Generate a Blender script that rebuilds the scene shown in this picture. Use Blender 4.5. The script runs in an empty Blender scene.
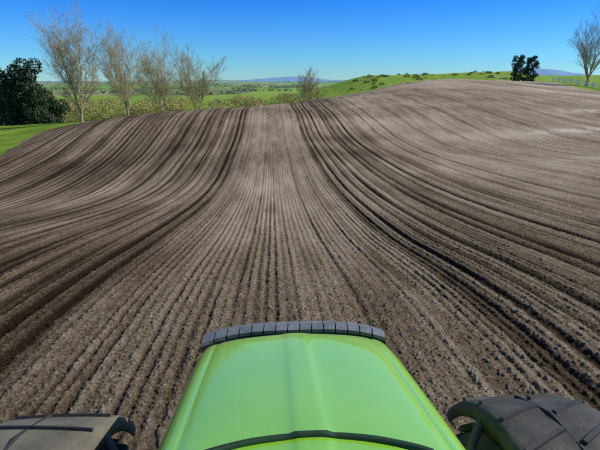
import bpy, math, random
import numpy as np
from mathutils import Vector, Matrix
rad=math.radians
scene=bpy.context.scene
rng=np.random.default_rng(7)

# ---------------------------------------------------------------- utils
def hsh(ix,iy,seed):
    n=(ix.astype(np.int64)*374761393+iy.astype(np.int64)*668265263+seed*1442695041)&0xFFFFFFFF
    n=((n^(n>>13))*1274126177)&0xFFFFFFFF
    n=((n^(n>>16))*2246822519)&0xFFFFFFFF
    n=n^(n>>15)
    return (n&0xFFFFFF)/float(0xFFFFFF)
def vnoise(x,y,seed=0):
    x=np.asarray(x,float);y=np.asarray(y,float)
    ix=np.floor(x);iy=np.floor(y);fx=x-ix;fy=y-iy
    ix=ix.astype(np.int64);iy=iy.astype(np.int64)
    fx=fx*fx*(3-2*fx);fy=fy*fy*(3-2*fy)
    a=hsh(ix,iy,seed);b=hsh(ix+1,iy,seed);c=hsh(ix,iy+1,seed);d=hsh(ix+1,iy+1,seed)
    return (a*(1-fx)+b*fx)*(1-fy)+(c*(1-fx)+d*fx)*fy
def fbm(x,y,seed=0,o=3):
    s=0;a=.5;t=0
    for i in range(o):
        s=s+a*vnoise(x*2**i,y*2**i,seed+i*17);t+=a;a*=.5
    return s/t
def worley(x,y,seed):
    ix=np.floor(x).astype(np.int64);iy=np.floor(y).astype(np.int64)
    best=np.full(x.shape,9.0);rid=np.zeros(x.shape)
    for dx in(-1,0,1):
        for dy in(-1,0,1):
            cx=ix+dx;cy=iy+dy
            px=cx+hsh(cx,cy,seed);py=cy+hsh(cx,cy,seed+5)
            d=np.hypot(px-x,py-y);m=d<best
            best=np.where(m,d,best);rid=np.where(m,hsh(cx,cy,seed+9),rid)
    return best,rid
def sstep(a,b,x):
    t=np.clip((x-a)/(b-a),0,1);return t*t*(3-2*t)

# ---------------------------------------------------------------- terrain
CP=[(0,0,0),(-4,0,0),(4,0,0),(0,4.5,0),(0,-15,0.3),(-15,-10,-.5),(15,-10,.5),
(-3,6.5,-.3),(3,6.5,-.3),(-3,11.5,-1.1),(3,11.5,-1.2),(-3,18,-2.1),(3,19.5,-2.1),(-3,28,-3.1),(3,32,-2.6),(-3,39,-2.8),(3,49,-2.3),
(-3,60,-.8),(3,70,-.9),(0,76,-.8),(0,110,-4.5),
(-8,12,-1.2),(-15,15,-2.3),(-9,32,-4.0),(-18,30,-4.5),(-14,43,-4.0),(-21,47,-4.0),(-27,45,-4.3),(-20,61,-1.7),(-12,60,-1.1),(-8,60,-1.0),(-35,60,-4.3),(-29,72,-3.1),(-20,74,-2.3),(-45,75,-4.6),
(-20,110,-6),(-50,110,-6.5),(-60,45,-6),(-40,20,-5),
(20,40,-2.6),(8,11,-.9),(25,25,-1.6),(35,60,-.9),(22,60,-.9),(20,100,.7),(10,100,-1.0),(35,130,1.9),(50,155,2.8),(78,155,2.9),
(98,152,2.2),(92,128,0.3),(70,100,.0),(70,60,-1.0),(60,200,0.5),(120,200,0.5),(35,172,-1.5),(10,140,-5.5),(60,20,-1.2),(130,130,-.5),(130,60,-1.5)]
CPa=np.array(CP,float);n=len(CPa)
def U(r2):
    return 0.5*r2*np.log(r2+1e-9)
d2=((CPa[:,None,:2]-CPa[None,:,:2])**2).sum(-1)
K=U(d2)+np.eye(n)*5.0
P=np.c_[np.ones(n),CPa[:,:2]]
A=np.block([[K,P],[P.T,np.zeros((3,3))]])
W=np.linalg.solve(A,np.r_[CPa[:,2],0,0,0])
def tps(x,y):
    out=np.empty(x.shape)
    for s in range(0,x.size,150000):
        xx=x[s:s+150000];yy=y[s:s+150000]
        q=(xx[:,None]-CPa[None,:,0])**2+(yy[:,None]-CPa[None,:,1])**2
        out[s:s+150000]=U(q)@W[:n]+W[n]+W[n+1]*xx+W[n+2]*yy
    return out
def far_z(x,y):
    z=-11+2.2*(fbm(x/160.,y/160.,3)-.5)*2
    prof=np.interp(x,[0,18,40,54,68,89,117,144,172,190,228,300,420],[-10,-5.5,-1.2,3.2,6.4,6.6,7.2,8.8,9.0,6.2,5.6,6,-8])
    g=np.exp(-((y-335)/75.)**2)
    r=np.hypot(x,y)
    z=z+sstep(500,1500,r)*(fbm(x/420.,y/420.,13)-.45)*26*(1-sstep(3000,5000,r))
    return z+(prof+11)*g+ g*sstep(40,90,x)*2.0*(fbm(x/14.,y/14.,11)-.5)
def ground_z(x,y):
    x=np.atleast_1d(np.asarray(x,float));y=np.atleast_1d(np.asarray(y,float))
    r=np.hypot(x,y)
    zf=far_z(x,y)
    w=sstep(165,250,np.maximum(y,r*.8))
    near=r<330
    z=zf.copy()
    zt=np.clip(tps(x[near],y[near]),-12,6)
    z[near]=zt*(1-w[near])+zf[near]*w[near]
    return z
def gz(x,y): return float(ground_z([x],[y])[0])

# field outline (world)
FP=np.array([(-120,24),(-80,30),(-45,38),(-27,45.5),(-30,62),(-27,74),(-12,86),(6,104),(30,140),(48,163),(96,163),(93,150),(88,128),(95,100),(120,60),(140,-60),(-120,-60)],float)
def inside_dist(x,y):
    inside=np.zeros(x.shape,bool);dist=np.full(x.shape,1e9)
    m=len(FP)
    for i in range(m):
        x1,y1=FP[i];x2,y2=FP[(i+1)%m]
        c=((y1>y)!=(y2>y))&(x<(x2-x1)*(y-y1)/(y2-y1+1e-12)+x1)
        inside^=c
        t=np.clip(((x-x1)*(x2-x1)+(y-y1)*(y2-y1))/((x2-x1)**2+(y2-y1)**2),0,1)
        dist=np.minimum(dist,np.hypot(x-x1-t*(x2-x1),y-y1-t*(y2-y1)))
    return np.where(inside,dist,-dist)

radii=[0.4]
while radii[-1]<3.5: radii.append(radii[-1]*1.03)
while radii[-1]<16: radii.append(radii[-1]*1.0025)
while radii[-1]<270: radii.append(radii[-1]*1.0060)
while radii[-1]<9000: radii.append(radii[-1]*1.025)
radii=np.array(radii)
dense=np.linspace(-45,47,1250)
coarse=np.linspace(47,315,90)[1:-1]
az=np.radians(np.r_[dense,coarse])
NR,NA=len(radii),len(az)
R,AZ=np.meshgrid(radii,az,indexing='ij')
X=(R*np.sin(AZ)).ravel();Y=(R*np.cos(AZ)).ravel();Rr=R.ravel()
Z=ground_z(X,Y)
sd=inside_dist(X,Y)+1.2*(fbm(X/1.7,Y/1.7,5)-.5)
field=sstep(-.25,.25,sd)
# rows
wob=.25*(vnoise(Y/17.,X*0+1.5,21)-.5)+.02*(vnoise(Y/1.3,X/2,22)-.5)
u=X+wob
fz=1-sstep(28,65,Rr); fb=1-.6*sstep(70,160,Rr)
zl=sstep(-2.2,-3.6,u); zr=sstep(2.5,3.5,u)*(1-sstep(9,12,u)); zp=sstep(9,12,u)
zc=1-np.clip(zl+zr+zp,0,1)
def rowrand(u,p,seed): 
    return hsh(np.floor(u/p+.5).astype(np.int64),np.zeros(u.shape,np.int64),seed)
def groove(u,p,sh): # 1 at groove centre
    c=.5+.5*np.cos(2*np.pi*u/p); return c**sh
along=.55+.9*fbm(u/ .6,Y/7.,41)
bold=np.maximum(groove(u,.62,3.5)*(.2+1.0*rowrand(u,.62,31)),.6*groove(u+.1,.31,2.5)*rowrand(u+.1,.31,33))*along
fwob=.020*(vnoise(Y/.25,u/.3,8)-.5)
FPI=.158
fr=rowrand(u,FPI,35)
patchy=sstep(.2,.65,fbm(u/1.6,Y/6.,37))
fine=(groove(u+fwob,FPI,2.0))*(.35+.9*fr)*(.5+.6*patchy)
wt=np.zeros(u.shape)
for c,w_,a_ in [(-3.25,.11,1.),(-3.8,.10,.9),(-5.0,.1,.6),(-5.9,.13,.9),(-7.3,.12,.7),(-9.4,.15,1),(-10.2,.13,.8),(-12.4,.14,.8),(-15.5,.18,1.),(-18.3,.16,.7),(-21.6,.2,.9),(-24.7,.2,.7),(-27.8,.22,.8),
                (-1.1,.06,.3),(1.25,.06,.25),(2.3,.07,.4),(-2.1,.06,.4),(-.3,.05,.2),
                (3.3,.11,.9),(3.75,.08,.8),(4.3,.08,.6),(4.9,.11,.95),(5.4,.08,.7),(6.1,.08,.5),(6.6,.12,.9),(7.2,.09,.5),(8.0,.13,.8),(9.6,.14,.5),(11,.12,.4),(12.5,.17,.6),(15.8,.18,.4),(19,.2,.4),(22.4,.2,.45),(28.5,.25,.35),(35,.25,.3),(41,.3,.3),(48,.3,.25),(55,.35,.25)]:
    wt=np.maximum(wt,a_*np.exp(-((u-c)/w_)**2))
wt*=(.55+.8*fbm(u/.5,Y/5.,43))
ampb=zl*1.0+zr*.8+zc*.2+zp*.22
ampf=zl*.5+zr*.7+zc*1.0+zp*.4
big=fbm(X/9.,Y/9.,61);med=fbm(u/.35,Y/3.,71)
lump=fbm(X/.12,Y/.12,81)
dz=-.042*bold*ampb-.026*fine*ampf*fz*(.75+.5*vnoise(X/.5,Y/.5,9))-.055*wt+.028*(med-.5)+.030*(lump-.5)
nm=(Rr<45)&(Rr>2)
cl=np.zeros(X.shape)
xs,ys=X[nm],Y[nm]
f1,rid=worley(xs/.040,ys/.044,101)
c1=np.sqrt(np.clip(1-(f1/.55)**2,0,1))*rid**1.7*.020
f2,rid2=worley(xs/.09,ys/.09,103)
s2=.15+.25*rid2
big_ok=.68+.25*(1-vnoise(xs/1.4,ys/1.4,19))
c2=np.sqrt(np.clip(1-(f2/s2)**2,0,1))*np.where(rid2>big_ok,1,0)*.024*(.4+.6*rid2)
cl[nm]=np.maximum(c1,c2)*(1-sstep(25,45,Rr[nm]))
dz+=cl
Z=Z+dz*field+ (1-field)*.08*(fbm(X/.8,Y/.8,55)-.5)*(Rr<200)
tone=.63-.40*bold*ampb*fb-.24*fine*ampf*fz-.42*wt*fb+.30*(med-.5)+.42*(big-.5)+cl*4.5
tone+=.09*zp+.03*zc+.14*(fbm(u/1.3,Y/40.,77)-.5)*2*(.6+.6*zl)+.22*(lump-.5)
tone-=.05*zl
# dry pale subsoil patches at the right, shade in the left hollow painted darker
def blob(cx,cy,sx_,sy_,rot=0):
    c,s=math.cos(rot),math.sin(rot);a=(X-cx)*c+(Y-cy)*s;b_=-(X-cx)*s+(Y-cy)*c
    return np.exp(-(a/sx_)**2-(b_/sy_)**2)
pale=(blob(32,46,5,1.6,.15)+.6*blob(44,60,7,2.0,.1)+.5*blob(24,30,4,1.2,.2)+.35*blob(62,100,16,5,0))*sstep(.3,.6,fbm(X/1.2,Y/1.2,91))
tone+=.14*blob(0,24,1.6,5)+.10*blob(-2.4,6.5,.8,2)-.16*blob(-18,40,9,5,.3)
tone=np.clip(tone+.25*pale,0,1)
pale=np.clip(pale,0,1)

verts=np.c_[X,Y,Z]
verts=np.vstack([verts,[0,0,0]])
i=np.arange(NR-1)[:,None]*NA;j=np.arange(NA)[None,:];j2=(j+1)%NA
q=np.stack([i+j,i+NA+j,i+NA+j2,i+j2],-1).reshape(-1,4)[:, ::-1]
tri=np.stack([np.full(NA,len(verts)-1),np.arange(NA),(np.arange(NA)+1)%NA],-1)[:, ::-1]
me=bpy.data.meshes.new("ground")
me.vertices.add(len(verts));me.vertices.foreach_set("co",verts.ravel())
nl=q.size+tri.size
me.loops.add(nl);me.loops.foreach_set("vertex_index",np.r_[q.ravel(),tri.ravel()].astype(np.int32))
me.polygons.add(len(q)+len(tri))
ls=np.r_[np.arange(len(q))*4,q.size+np.arange(len(tri))*3].astype(np.int32)
me.polygons.foreach_set("loop_start",ls)
me.polygons.foreach_set("loop_total",np.r_[np.full(len(q),4),np.full(len(tri),3)].astype(np.int32))
me.update(calc_edges=True)
for nm_,arr in(("tone",tone),("field",field),("pale",pale)):
    at=me.attributes.new(nm_,'FLOAT','POINT');at.data.foreach_set("value",np.r_[arr,0].astype(np.float32))
me.polygons.foreach_set("use_smooth",np.ones(len(me.polygons),bool))
ground=bpy.data.objects.new("ground",me);scene.collection.objects.link(ground)

# ---------------------------------------------------------------- material helpers
def newmat(name):
    m=bpy.data.materials.new(name);m.use_nodes=True
    nt=m.node_tree;b=nt.nodes["Principled BSDF"];return m,nt,b
def N(nt,t,**k):
    n_=nt.nodes.new(t)
    for a,b in k.items(): setattr(n_,a,b)
    return n_
def ramp(nt,stops,fac):
    r=N(nt,"ShaderNodeValToRGB");e=r.color_ramp.elements
    while len(e)<len(stops): e.new(.5)
    for k,(p,c) in enumerate(stops): e[k].position=p;e[k].color=(*c,1)
    nt.links.new(fac,r.inputs[0]);return r.outputs[0]
def noise(nt,vec,scale,detail=3,rough=.55):
    n_=N(nt,"ShaderNodeTexNoise");n_.inputs["Scale"].default_value=scale;n_.inputs["Detail"].default_value=detail;n_.inputs["Roughness"].default_value=rough
    nt.links.new(vec,n_.inputs["Vector"]);return n_.outputs["Fac"]
def mixc(nt,fac,a,b,mode='MIX'):
    m=N(nt,"ShaderNodeMix",data_type='RGBA',blend_type=mode)
    for s,v in((0,fac),(6,a),(7,b)):
        if isinstance(v,(int,float)): m.inputs[s].default_value=v
        elif isinstance(v,tuple): m.inputs[s].default_value=(*v,1)
        else: nt.links.new(v,m.inputs[s])
    return m.outputs[2]
def mth(nt,op,a,b=None,c=None):
    m=N(nt,"ShaderNodeMath",operation=op)
    for s,v in enumerate((a,b,c)):
        if v is None: continue
        if isinstance(v,(int,float)): m.inputs[s].default_value=v
        else: nt.links.new(v,m.inputs[s])
    return m.outputs[0]
def simple(name,c1,c2,scale=8,rough=.6,bump=0,island=False,metal=0,coat=0):
    m,nt,b=newmat(name);tc=N(nt,"ShaderNodeTexCoord").outputs["Object"]
    f=noise(nt,tc,scale)
    if island:
        g=N(nt,"ShaderNodeNewGeometry").outputs["Random Per Island"]
        f=mth(nt,'ADD',mth(nt,'MULTIPLY',f,.4),mth(nt,'MULTIPLY',g,.6))
    nt.links.new(ramp(nt,[(.3,c1),(.7,c2)],f),b.inputs["Base Color"])
    b.inputs["Roughness"].default_value=rough;b.inputs["Metallic"].default_value=metal
    b.inputs["Coat Weight"].default_value=coat
    if bump:
        bp=N(nt,"ShaderNodeBump");bp.inputs["Strength"].default_value=bump;bp.inputs["Distance"].default_value=.01
        nt.links.new(noise(nt,tc,scale*6),bp.inputs["Height"]);nt.links.new(bp.outputs[0],b.inputs["Normal"])
    return m

# ground material
gm,nt,b=newmat("soil_and_pasture")
pos=N(nt,"ShaderNodeTexCoord").outputs["Object"]
at=N(nt,"ShaderNodeAttribute",attribute_name="tone").outputs["Fac"]
af=N(nt,"ShaderNodeAttribute",attribute_name="field").outputs["Fac"]
apl=N(nt,"ShaderNodeAttribute",attribute_name="pale").outputs["Fac"]
nf=noise(nt,pos,30,5,.88)
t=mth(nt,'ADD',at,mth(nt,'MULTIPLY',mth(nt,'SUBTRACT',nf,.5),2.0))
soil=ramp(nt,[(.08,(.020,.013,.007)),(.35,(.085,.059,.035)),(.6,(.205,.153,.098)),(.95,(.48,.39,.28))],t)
soil=mixc(nt,mth(nt,'MULTIPLY',apl,.75),soil,(.56,.50,.39))
# pasture
n1=noise(nt,pos,.35,4,.6)
grass=ramp(nt,[(.3,(.105,.17,.018)),(.55,(.18,.28,.028)),(.75,(.29,.33,.06))],n1)
vor=N(nt,"ShaderNodeTexVoronoi");vor.inputs["Scale"].default_value=.0035;nt.links.new(pos,vor.inputs["Vector"])
sp=N(nt,"ShaderNodeSeparateColor");nt.links.new(vor.outputs["Color"],sp.inputs[0])
patch=ramp(nt,[(.0,(.12,.22,.03)),(.35,(.20,.32,.045)),(.6,(.30,.32,.12)),(.8,(.12,.18,.05)),(1,(.34,.31,.17))],sp.outputs[0])
cd=N(nt,"ShaderNodeVectorMath",operation='LENGTH');nt.links.new(pos,cd.inputs[0])
farf=N(nt,"ShaderNodeMapRange");farf.inputs[1].default_value=250;farf.inputs[2].default_value=500;nt.links.new(cd.outputs["Value"],farf.inputs[0])
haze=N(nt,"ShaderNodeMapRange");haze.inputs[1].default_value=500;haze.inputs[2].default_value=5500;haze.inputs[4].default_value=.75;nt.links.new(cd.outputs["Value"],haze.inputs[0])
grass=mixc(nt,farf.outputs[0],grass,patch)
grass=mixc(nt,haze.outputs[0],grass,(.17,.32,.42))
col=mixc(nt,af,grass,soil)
nt.links.new(col,b.inputs["Base Color"]);b.inputs["Roughness"].default_value=.95;b.inputs["Specular IOR Level"].default_value=.05
bp=N(nt,"ShaderNodeBump");bp.inputs["Strength"].default_value=1.0;bp.inputs["Distance"].default_value=.04
nt.links.new(nf,bp.inputs["Height"]);nt.links.new(bp.outputs[0],b.inputs["Normal"])
me.materials.append(gm)

# ---------------------------------------------------------------- generic mesh obj
def mkobj(name,verts,faces,mats,parent=None,smooth=False,fm=None):
    m=bpy.data.meshes.new(name);m.from_pydata([tuple(v) for v in verts],[],[tuple(f) for f in faces]);
    for mt in (mats if isinstance(mats,list) else [mats]): m.materials.append(mt)
    if fm is not None: m.polygons.foreach_set("material_index",np.array(fm,np.int32))
    if smooth: m.polygons.foreach_set("use_smooth",np.ones(len(m.polygons),bool))
    m.update();o=bpy.data.objects.new(name,m);scene.collection.objects.link(o)
    if parent: o.parent=parent
    return o

# ---------------------------------------------------------------- bare trees
bark=simple("bark",(.24,.19,.10),(.42,.35,.20),3,.9)
budm=simple("buds",(.28,.25,.07),(.44,.40,.13),2,.9,island=True)
def bare_tree(name,x,y,h,seed,spread=.55,trunk=.12,leaders=5,bud=0.6,rbase=None):
    rnd=random.Random(seed);segs=[];tips=[]
    def grow(p,d,L,r,depth):
        ns=4 if depth<3 else 3
        cur=Vector(p);dd=Vector(d)
        step=L/ns
        for k in range(ns):
            dd=(dd+Vector((rnd.gauss(0,.10),rnd.gauss(0,.10),rnd.gauss(0,.05)+.09))).normalized()
            nx=cur+dd*step
            r2=max(r*(1-.5*(k+1)/ns),.016)
            segs.append((cur.copy(),nx.copy(),max(r*(1-.5*k/ns),.016),r2))
            cur=nx
            if depth<5 and (k>0 or depth>0):
                for _ in range(2 if depth<4 else 1+(rnd.random()<.4)):
                    if rnd.random()<.86:
                        a=rnd.uniform(0,6.283);s=rnd.uniform(.45,.95)*(.8 if depth==0 else 1)
                        perp=Vector((math.cos(a),math.sin(a),0)); perp=(perp-dd*perp.dot(dd)).normalized()
                        nd=(dd+perp*s+Vector((0,0,.12))).normalized()
                        grow(cur,nd,L*rnd.uniform(.38,.58),r2*.55,depth+1)
        tips.append(cur.copy())
    R0=rbase or h*.018
    base=Vector((0,0,-.4));top=Vector((rnd.gauss(0,.1),rnd.gauss(0,.1),h*trunk))
    segs.append((base,top,R0*1.25,R0))
    for i in range(leaders):
        a=6.283*i/leaders+rnd.uniform(-.4,.4);s=spread*rnd.uniform(.25,1.0)
        d=Vector((math.cos(a)*s,math.sin(a)*s,1)).normalized()
        grow(top-Vector((0,0,rnd.uniform(0,h*trunk*.4))),d,h*(1-trunk)*rnd.uniform(.72,.98)*(.99 if s<.4 else .85),R0*rnd.uniform(.45,.7),1)
    V=[];F=[]; FM=[]
    for a,b_,r1,r2 in segs:
        d=(b_-a); 
        if d.length<1e-5: continue
        d.normalize();e=d.orthogonal().normalized();f=d.cross(e)
        ns=6 if r1>.08 else 3;o=len(V)
        for c,rr_ in((a,r1),(b_,r2)):
            for k in range(ns):
                t_=6.283*k/ns;V.append(c+e*math.cos(t_)*rr_+f*math.sin(t_)*rr_)
        for k in range(ns): F.append((o+k,o+(k+1)%ns,o+ns+(k+1)%ns,o+ns+k));FM.append(0)
    for p in tips:
        if rnd.random()<bud:
            for _ in range(2):
                c=p+Vector((rnd.gauss(0,.12),rnd.gauss(0,.12),rnd.gauss(0,.12)));o=len(V);s=.045
                e=Vector((rnd.gauss(0,1),rnd.gauss(0,1),rnd.gauss(0,1))).normalized();f=e.orthogonal().normalized()
                V+= [c+e*s,c+f*s,c-e*s,c-f*s];F.append((o,o+1,o+2,o+3));FM.append(1)
    zs_=sorted(v.z for v in V);zmax=zs_[int(len(zs_)*.997)];k=h/zmax
    V=[v*k for v in V]
    o=mkobj(name,V,F,[bark,budm],fm=FM);o.location=(x,y,gz(x,y))
    return o
def pxx(px,y): return (px-272)*.953/453*y
bare_tree("bare_tree",pxx(83,78),78,17.4,21,.44,.12,7)
bare_tree("bare_tree",pxx(128,88),88,15.8,2,.40,.08,7)
bare_tree("bare_tree",pxx(163,96),96,16.3,3,.40,.08,7)
bare_tree("bare_tree",pxx(198,106),106,15.8,14,.36,.1,6)
bare_tree("bare_tree",pxx(-22,92),92,17.5,5,.5,.15,5)
bare_tree("bare_tree",pxx(308,150),150,12.3,6,.6,.1,5)
bare_tree("bare_tree",pxx(601,140),140,22.5,8,.7,.16,7)

# ---------------------------------------------------------------- foliage masses
def foliage(name,clumps,n,size,mat,seed=0,trunks=None):
    r=np.random.default_rng(seed)
    cl_=np.array(clumps,float);vol=(cl_[:,3]*cl_[:,4]*cl_[:,5])**.67;pr=vol/vol.sum()
    idx=r.choice(len(cl_),n,p=pr)
    d=r.normal(size=(n,3));d/=np.linalg.norm(d,axis=1)[:,None]
    lump=.75+.5*vnoise(d[:,0]*2.5+idx*3.1,d[:,1]*2.5+d[:,2]*2.1,seed+3)
    rr_=r.uniform(.35,1,n)**.5*lump
    c=cl_[idx,:3]+d*cl_[idx,3:6]*rr_[:,None]
    e=r.normal(size=(n,3));e/=np.linalg.norm(e,axis=1)[:,None]
    f=np.cross(e,r.normal(size=(n,3)));f/=np.linalg.norm(f,axis=1)[:,None]
    s=(size*r.uniform(.5,1.3,n))[:,None]
    V=np.stack([c+e*s,c+f*s*.7,c-e*s,c-f*s*.7],1).reshape(-1,3)
    F=np.arange(4*n).reshape(-1,4)
    V=list(map(tuple,V));F=list(map(tuple,F));fm=[0]*len(F)
    if trunks:
        for (x,y,z0,z1,rr0) in trunks:
            o=len(V)
            for k in range(6): V.append((x+math.cos(k*1.047)*rr0,y+math.sin(k*1.047)*rr0,z0))
            for k in range(6): V.append((x+math.cos(k*1.047)*rr0*.4,y+math.sin(k*1.047)*rr0*.4,z1))
            for k in range(6): F.append((o+k,o+(k+1)%6,o+6+(k+1)%6,o+6+k));fm.append(1)
    return mkobj(name,V,F,[mat,bark],fm=fm)
conm=simple("conifer_foliage",(.014,.030,.012),(.055,.08,.03),.5,.9,island=True)
scrub=simple("scrub_foliage",(.13,.13,.03),(.32,.29,.09),.3,.9,island=True)
willow=simple("willow_foliage",(.25,.22,.06),(.46,.38,.13),.3,.9,island=True)
fartree=simple("far_foliage",(.10,.15,.09),(.22,.25,.13),.02,.95,island=True)
rp=random.Random(5)
# conifer shelterbelt (left)
cs=[];tr=[]
for k in range(22):
    px=-150+k*9.6;y=104+rp.uniform(-5,5);x=pxx(px,y);g=gz(x,y);h=rp.uniform(11.0,13.0)*(.72 if k>20 else 1)
    tr.append((x,y,g-.3,g+h*.8,.25))
    for j in range(7):
        f=j/6;cs.append((x+rp.gauss(0,.8),y+rp.gauss(0,.5),g+.6+f*(h-1.6),2.7*(1-.45*f),2.6*(1-.4*f),1.7))
foliage("conifer_shelterbelt",cs,95000,.22,conm,1,tr)
# scrub behind bare trees
cs=[]
for k in range(60):
    px=rp.uniform(40,265);y=rp.uniform(118,150);x=pxx(px,y);g=gz(x,y);s=rp.uniform(1.0,2.8)
    cs.append((x,y,g+s*.7,s*1.5,s,s*1.0))
foliage("scrub",cs,40000,.15,scrub,2)
cs=[]
for k in range(90):
    px=rp.uniform(60,335);y=rp.uniform(200,300);x=pxx(px,y);g=gz(x,y);s=rp.uniform(1.5,3.4)
    cs.append((x,y,g+s*.8,s*1.6,s,s*1.1))
foliage("willow_hedge",cs,42000,.26,willow,3)
# far hedgerows across the valley
cs=[]
for row in range(11):
    y0=480*1.25**row
    xa=pxx(rp.uniform(-60,250),y0);ln=y0*rp.uniform(.2,.5);sl=rp.uniform(-.3,.3)
    for k in range(34):
        x=xa+ln*k/34;y=y0+sl*(x-xa);g=gz(x,y);s=rp.uniform(2,4)*(1+y0/4000)
        if rp.random()<.7: cs.append((x,y,g+s*.4,s*2.2,s,s*.9))
foliage("distant_trees",cs,34000,.9,fartree,4)
# bushes on the hill at right
cs=[]
for k in range(60):
    px=rp.choice([rp.gauss(368,8),rp.gauss(425,9),rp.gauss(490,10),rp.uniform(345,515),rp.uniform(335,420)]);y=rp.uniform(255,335);x=pxx(px,y);g=gz(x,y);s=rp.uniform(.4,1.2)
    cs.append((x,y,g+s*.5,s*2.2,s,s*.9))
foliage("hill_scrub",cs,16000,.2,scrub,6)
# dark pair of trees
for px,seed in((524,11),(538,12)):
    y=232;x=pxx(px,y);g=gz(x,y);r_=random.Random(seed);cs=[]
    H=15.7-g+ (0 if seed==11 else -.4)
    for j in range(90):
        f=.10+.84*(j/89);w=3.1*math.sqrt(max(.03,1-((f-.48)/.56)**2))
        a=r_.uniform(0,6.28);q_=w*math.sqrt(r_.uniform(.05,1))
        cs.append((x+math.cos(a)*q_,y+math.sin(a)*q_,g+f*H,1.2,1.2,.8))
    foliage("pine_tree",cs,20000,.18,conm,seed,[(x,y,g-.3,g+H*.9,.35)])

# ---------------------------------------------------------------- rocks
rockm=simple("limestone",(.25,.23,.18),(.42,.40,.33),.8,.9,bump=.4)
import bmesh
bm=bmesh.new()
for k in range(22):
    c=rp.choice([372,368,430,480,500])
    px=c+rp.gauss(0,7);y=rp.uniform(268,325);x=pxx(px,y);g=gz(x,y);s=rp.uniform(.3,.9)
    r_=bmesh.ops.create_icosphere(bm,subdivisions=2,radius=1)
    for v in r_['verts']:
        n_=.7+.6*float(vnoise(v.co.x*1.7+k*5,v.co.y*1.7+v.co.z*2,9))
        v.co=Vector((x+v.co.x*s*1.6*n_,y+v.co.y*s*n_,g+.1*s+v.co.z*s*.7*n_))
m=bpy.data.meshes.new("rock_outcrop");bm.to_mesh(m);bm.free();m.materials.append(rockm)
o=bpy.data.objects.new("rock_outcrop",m);scene.collection.objects.link(o)

# ---------------------------------------------------------------- far hills, blue haze painted into their colours
def far_hills(name,y0,pts,depth,c1,c2,seed):
    V=[];F=[];xs_=np.linspace(pts[0][0],pts[-1][0],260)
    hh=np.interp(xs_,[p[0] for p in pts],[p[1] for p in pts])
    nz=fbm(xs_/(y0*.03),xs_*0,seed,5)-.5
    rows=14
    for j in range(rows):
        f=j/(rows-1);s=math.sin(f*math.pi*.5)
        for i_,xx in enumerate(xs_):
            yy=y0+depth*f
            V.append((xx,yy+60*float(nz[i_]),-15+(hh[i_]*(1+.35*nz[i_])+15)*s))
    V=np.array(V);V[:,2]+=(fbm(V[:,0]/200,V[:,1]/200,seed+4)-.5)*12*np.clip((V[:,2]+15)/60,0,1)
    n_=len(xs_)
    for j in range(rows-1):
        for i_ in range(n_-1): F.append((j*n_+i_,j*n_+i_+1,(j+1)*n_+i_+1,(j+1)*n_+i_))
    mkobj(name,V,F,simple(name+"_mat",c1,c2,.004,1),smooth=True)
def px_h(px,py,y): 
    a=rad(17.7)-math.atan((225-py)/453.);return (px-272)*.953/453*y,3-math.tan(a)*y
H1=[px_h(px,py,6500) for px,py in[(-150,84),(60,82),(200,81),(245,80),(270,77.5),(290,76.5),(305,76),(320,78),(340,80),(420,81),(540,71),(560,67),(578,66),(600,69),(640,74),(760,80)]]
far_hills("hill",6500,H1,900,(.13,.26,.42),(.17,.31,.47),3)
H2=[px_h(px,py,3300) for px,py in[(-150,84),(60,82.5),(120,81),(180,81),(215,80),(250,81),(300,83),(345,82),(420,83),(640,82)]]
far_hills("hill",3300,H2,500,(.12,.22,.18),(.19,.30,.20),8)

# ---------------------------------------------------------------- fence (right)
white=simple("weathered_white_paint",(.6,.6,.56),(.8,.8,.77),5,.6)
def box(V,F,c,s,rot=0):
    o=len(V);cs_,sn=math.cos(rot),math.sin(rot)
    for dx in(-1,1):
        for dy in(-1,1):
            for dz_ in(-1,1):
                a,b_=dx*s[0]/2,dy*s[1]/2
                V.append((c[0]+a*cs_-b_*sn,c[1]+a*sn+b_*cs_,c[2]+dz_*s[2]/2))
    for f in((0,1,3,2),(4,6,7,5),(0,4,5,1),(2,3,7,6),(0,2,6,4),(1,5,7,3)): F.append(tuple(o+k for k in f))
V=[];F=[]
fp=[(98-.35*k,160-k*4.0) for k in range(14)]
for k,(x,y) in enumerate(fp):
    g=gz(x,y);box(V,F,(x,y,g+.65),(.28,.28,2.0))
    if k<len(fp)-1:
        x2,y2=fp[k+1];g2=gz(x2,y2)
        for hz in(.45,.85,1.25):
            o_=len(V);a=Vector((x,y,g+hz));c=Vector((x2,y2,g2+hz));d=(c-a).normalized();e=d.cross(Vector((0,0,1))).normalized()*.025;up=Vector((0,0,.06))
            for p in(a,c):
                for q_ in(e+up,-e+up,-e-up,e-up): V.append(tuple(p+q_))
            for m_ in range(4): F.append((o_+m_,o_+(m_+1)%4,o_+4+(m_+1)%4,o_+4+m_))
mkobj("fence",V,F,white)

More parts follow.
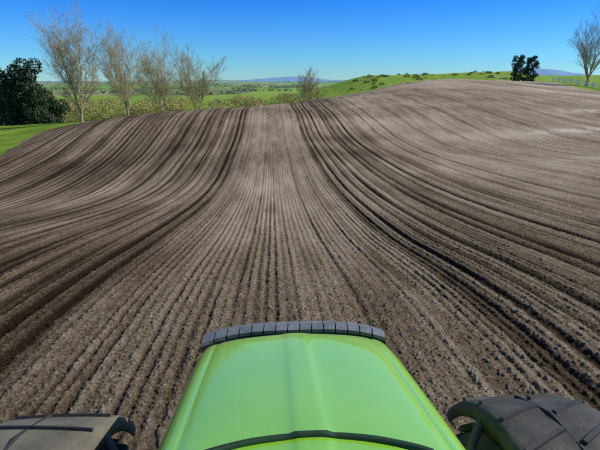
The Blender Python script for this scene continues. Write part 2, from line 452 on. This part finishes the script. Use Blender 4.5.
# ---------------------------------------------------------------- tractor
tractor=bpy.data.objects.new("tractor",None);scene.collection.objects.link(tractor)
TX=.10
gp,nt,b=newmat("green_paint")
tc=N(nt,"ShaderNodeTexCoord").outputs["Object"]
f=noise(nt,tc,2.2,3);d_=noise(nt,tc,45,5,.7)
c=mixc(nt,f,(.19,.47,.015),(.27,.58,.03))
dm=N(nt,"ShaderNodeMapRange");dm.inputs[1].default_value=.5;dm.inputs[2].default_value=.8;dm.inputs[4].default_value=.4;nt.links.new(d_,dm.inputs[0])
c=mixc(nt,dm.outputs[0],c,(.44,.50,.20))
nt.links.new(c,b.inputs["Base Color"])
rn=N(nt,"ShaderNodeMapRange");rn.inputs[3].default_value=.22;rn.inputs[4].default_value=.45;nt.links.new(d_,rn.inputs[0]);nt.links.new(rn.outputs[0],b.inputs["Roughness"])
b.inputs["Coat Weight"].default_value=1;b.inputs["Coat Roughness"].default_value=.05
rubber=simple("tyre_rubber",(.02,.02,.02),(.06,.055,.05),6,.85,bump=.3)
darkp=simple("dark_plastic",(.02,.02,.018),(.04,.038,.035),8,.7,bump=.2)
dusty=simple("dusty_mudguard",(.08,.07,.05),(.18,.155,.11),5,.9,bump=.5)
dguard=simple("dark_mudguard",(.022,.021,.019),(.07,.062,.05),7,.75,bump=.4)
slat=simple("grey_slats",(.09,.10,.10),(.19,.20,.20),10,.55,bump=.3)
gapm=simple("black_gap",(.01,.01,.01),(.02,.02,.02),5,.8)
greflect=simple("dark_green_reflection",(.008,.03,.008),(.015,.05,.012),5,.5)  # dark colour of the reflection arc on the hood
steel=simple("cast_iron",(.05,.05,.05),(.09,.09,.085),6,.6)
# hood loft
half=[(0,.026),(.050,.026),(.058,.019),(.18,.016),(.30,.008),(.385,-.004),(.400,-.014),(.412,-.010),(.455,-.022),(.478,-.055),(.487,-.10),(.487,-.30),(.47,-.62)]
sec=[(-p[0],p[1]) for p in half[::-1]][:-1]+half
ys=[.35,.6,.8,1.0,1.2,1.4,1.6,1.8,1.95,2.03,2.08,2.115,2.13]
zs=[2.14,2.095,2.05,2.005,1.955,1.905,1.855,1.805,1.765,1.742,1.722,1.695,1.66]
ws=[.97,.975,.98,.985,.99,.995,1,1,.995,.99,.98,.965,.95]
V=[];F=[]
for yy,zz,w_ in zip(ys,zs,ws):
    for (sx,sz) in sec:
        bow=-.035*(sx/.48)**2 if yy>1.9 else 0
        V.append((TX+sx*w_,yy+bow*(yy-1.9)/.2,zz+sz))
m_=len(sec)
for i_ in range(len(ys)-1):
    for j_ in range(m_-1): F.append((i_*m_+j_,i_*m_+j_+1,(i_+1)*m_+j_+1,(i_+1)*m_+j_))
F.append(tuple(range((len(ys)-1)*m_,len(ys)*m_)))
o=mkobj("hood",V,F,gp,tractor,smooth=True)
sb=o.modifiers.new("sub",'SUBSURF');sb.levels=1;sb.render_levels=2
# front slatted surround
V=[];F=[];FM=[]
ns=15
def arc(t,off): # t -1..1
    x=TX+t*(.49+off*.05);y=2.16+off-.06*abs(t)**3.5;return x,y
def strip(t0,t1,o0,o1,z0,z1,mi):
    o_=len(V);sk_=.012
    for t_,oo,zz in((t0,o0,z0),(t1,o0,z0),(t1+sk_,o1,z1),(t0+sk_,o1,z1)):
        x,y=arc(t_,oo);V.append((x,y,zz-.03*abs(t_)**3))
    for t_,oo,zz in((t0,o0,z0-.05),(t1,o0,z0-.05),(t1,o1,z1-.3),(t0,o1,z1-.3)):
        x,y=arc(t_,oo);V.append((x,y,zz-.03*abs(t_)**3))
    for f_ in((0,1,2,3),(1,5,6,2),(0,3,7,4),(3,2,6,7),(0,4,5,1)): F.append(tuple(o_+k for k in f_));FM.append(mi)
for k in range(ns):
    t0=-1+2*k/ns;t1=-1+2*(k+1)/ns-.012
    strip(t0,t1,0.0,.06,1.715,1.718,0)
    strip(t0,t1,.062,.135,1.717,1.69,0)
for k in range(ns):
    t0=-1+2*k/ns;t1=-1+2*(k+1)/ns
    strip(t0,t1,.0,.128,1.695,1.675,1)
mkobj("front_slats",V,F,[slat,gapm],tractor,fm=FM)
# nose / chassis / grille
V=[];F=[];box(V,F,(TX,2.08,1.15),(.84,.16,.95));mkobj("grille",V,F,darkp,tractor)
V=[];F=[];box(V,F,(TX,1.1,.85),(.5,2.0,.55));box(V,F,(TX,1.5,.72),(1.9,.2,.2));box(V,F,(TX,2.3,.75),(.7,.4,.4));mkobj("chassis",V,F,steel,tractor)
# dark arc on the hood, a steering-wheel reflection built as a tube
def tube(name,pts,r,mat,ns=8):
    V=[];F=[]
    P_=[Vector(p) for p in pts]
    for i_,p in enumerate(P_):
        d=(P_[min(i_+1,len(P_)-1)]-P_[max(i_-1,0)]).normalized();e=d.cross(Vector((0,0,1))).normalized();f_=d.cross(e)
        for k in range(ns):
            a=6.283*k/ns;V.append(p+e*math.cos(a)*r+f_*math.sin(a)*r)
    for i_ in range(len(P_)-1):
        for k in range(ns): F.append((i_*ns+k,i_*ns+(k+1)%ns,(i_+1)*ns+(k+1)%ns,(i_+1)*ns+k))
    return mkobj(name,V,F,mat,tractor,smooth=True)
def hoodz(y,x): return float(np.interp(y,ys,zs))+float(np.interp(abs(x),[p[0] for p in half[:9]],[p[1] for p in half[:9]]))
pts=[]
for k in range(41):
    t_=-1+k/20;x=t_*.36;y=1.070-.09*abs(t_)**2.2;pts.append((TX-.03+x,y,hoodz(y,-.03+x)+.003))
tube("steering_reflection_arc",pts,.011,greflect)
# front wheels + mudguards
def revolve_x(prof,nseg,a0,a1,cx,cy,cz):
    V=[];F=[];mm=len(prof);closed=abs(a1-a0-2*math.pi)<1e-6;cnt=nseg if closed else nseg+1
    for i_ in range(cnt):
        a=a0+(a1-a0)*i_/nseg
        for (px_,r_) in prof: V.append((cx+px_,cy+math.cos(a)*r_,cz+math.sin(a)*r_))
    for i_ in range(nseg):
        i2=(i_+1)%cnt
        for j_ in range(mm-1): F.append((i_*mm+j_,i_*mm+j_+1,i2*mm+j_+1,i2*mm+j_))
    return V,F
rimm=simple("rim_paint",(.5,.5,.48),(.65,.65,.62),4,.5)
for side,gmat in((-1,dusty),(1,dguard)):
    cx=TX+side*1.19;cy,cz=1.5,.70
    prof=[(-.13,.30),(-.2,.36),(-.25,.50),(-.255,.6),(-.235,.655),(-.17,.675),(0,.685),(.17,.675),(.235,.655),(.255,.6),(.25,.50),(.2,.36),(.13,.30)]
    V,F=revolve_x(prof,48,0,2*math.pi,cx,cy,cz)
    for k in range(22):
        for s in(-1,1):
            a0=2*math.pi*(k+(.5 if s>0 else 0))/22
            o_=len(V)
            for t_,da in((0.0,0.0),(.245,-.22)):
                for rr_ in(.67,.725 if t_==0 else .70):
                    for w_ in(-.035,.035):
                        a=a0+da+w_;V.append((cx+s*t_,cy+math.cos(a)*rr_,cz+math.sin(a)*rr_))
            for f_ in((2,3,7,6),(0,2,6,4),(1,5,7,3),(4,6,7,5),(0,1,3,2)): F.append(tuple(o_+q_ for q_ in f_))
    mkobj("front_tyre",V,F,rubber,tractor,smooth=False)
    V,F=revolve_x([(-.14,.31),(-.1,.3),(-.02,.12),(.02,.12),(.1,.3),(.14,.31)],32,0,2*math.pi,cx,cy,cz)
    mkobj("wheel_rim",V,F,rimm,tractor,smooth=True)
    gp_=[(-.285,.735),(-.287,.775),(-.277,.80),(-.25,.812),(-.12,.817),(0,.818),(.12,.817),(.25,.812),(.277,.80),(.287,.775),(.285,.735)]
    V,F=revolve_x(gp_,28,rad(32),rad(165),cx,cy,cz)
    o=mkobj("mudguard",V,F,gmat,tractor,smooth=True)
    so_=o.modifiers.new("thick",'SOLIDIFY');so_.thickness=.01;so_.offset=1
    V=[];F=[]
    def rib(x0,a0,x1,a1,w_,hh=.012):
        o_=len(V);st=6
        for q_ in range(st+1):
            t_=q_/st;x=x0+(x1-x0)*t_;a=a0+(a1-a0)*t_
            dx,da=(x1-x0),(a1-a0)*.8;L=math.hypot(dx,da);nx,na=-da/L*w_/2,dx/L*w_/2/.8
            rs=.829-.006*(abs(x)/.25)**2
            for sg,rr_ in((1,.80),(.9,rs+hh),(-.9,rs+hh),(-1,.80)):
                V.append((cx+x+nx*sg,cy+math.cos(a+na*sg)*rr_,cz+math.sin(a+na*sg)*rr_))
        for q_ in range(st):
            for k_ in range(3): F.append((o_+q_*4+k_,o_+q_*4+k_+1,o_+q_*4+4+k_+1,o_+q_*4+4+k_))
        F.append((o_,o_+3,o_+2,o_+1));F.append(tuple(o_+st*4+k_ for k_ in range(4)))
    if side<0:
        for a in range(54,165,16):
            rib(-.25,rad(a-2),.25,rad(a+3),.014,.003)
        rib(-.06,rad(34),-.06,rad(162),.014,.004)
    else:
        for a in range(40,165,15):
            rib(-.25,rad(a+8),-.02,rad(a),.022,.006)
            rib(.02,rad(a+6),.25,rad(a-4),.022,.006)
        rib(0,rad(34),0,rad(162),.014,.004)
    mkobj("mudguard_ribs",V,F,darkp,tractor)
    tube("mudguard_bracket",[(cx-side*.42,cy+.05,1.2),(cx-side*.36,cy+.2,1.32),(cx-side*.27,cy+.3,1.40)],.022,steel)
    tube("guard_strut",[(cx-side*.42,cy+.05,1.2),(cx-side*.5,cy,.8)],.025,steel)

# ---------------------------------------------------------------- light, world, camera
SE,SA=38,86  # elevation, azimuth clockwise from +Y
sun=bpy.data.lights.new("sun",'SUN');sun.energy=5.0;sun.angle=rad(.5);sun.color=(1,.96,.87)
so=bpy.data.objects.new("sun",sun);scene.collection.objects.link(so)
dirv=Vector((math.sin(rad(SA))*math.cos(rad(SE)),math.cos(rad(SA))*math.cos(rad(SE)),math.sin(rad(SE))))
so.rotation_euler=dirv.to_track_quat('Z','Y').to_euler()
w=bpy.data.worlds.new("World");scene.world=w;w.use_nodes=True;nt=w.node_tree
sk=nt.nodes.new("ShaderNodeTexSky");sk.sky_type='NISHITA';sk.sun_disc=False;sk.sun_elevation=rad(SE);sk.sun_rotation=rad(SA)
sk.air_density=1.0;sk.dust_density=0;sk.ozone_density=4.0
tcw=nt.nodes.new("ShaderNodeTexCoord");sx=nt.nodes.new("ShaderNodeSeparateXYZ");nt.links.new(tcw.outputs["Generated"],sx.inputs[0])
tint=ramp(nt,[(0,(.36,.68,.98)),(.05,(.26,.64,1.05)),(.15,(.09,.47,1.15)),(.3,(.25,.6,1.1)),(.6,(.6,.8,1.0))],sx.outputs["Z"])
skc=mixc(nt,1.0,sk.outputs[0],tint,'MULTIPLY')
nt.links.new(skc,nt.nodes["Background"].inputs[0]);nt.nodes["Background"].inputs[1].default_value=.135
cam=bpy.data.cameras.new("camera");co=bpy.data.objects.new("camera",cam);scene.collection.objects.link(co)
co.location=(0,0,3.0);co.rotation_euler=(rad(90-17.7),0,rad(-3.5));cam.sensor_width=36;cam.lens=27.2;cam.clip_end=20000;cam.clip_start=.05
scene.camera=co
scene.view_settings.view_transform='Standard';scene.view_settings.look='None';scene.view_settings.exposure=0
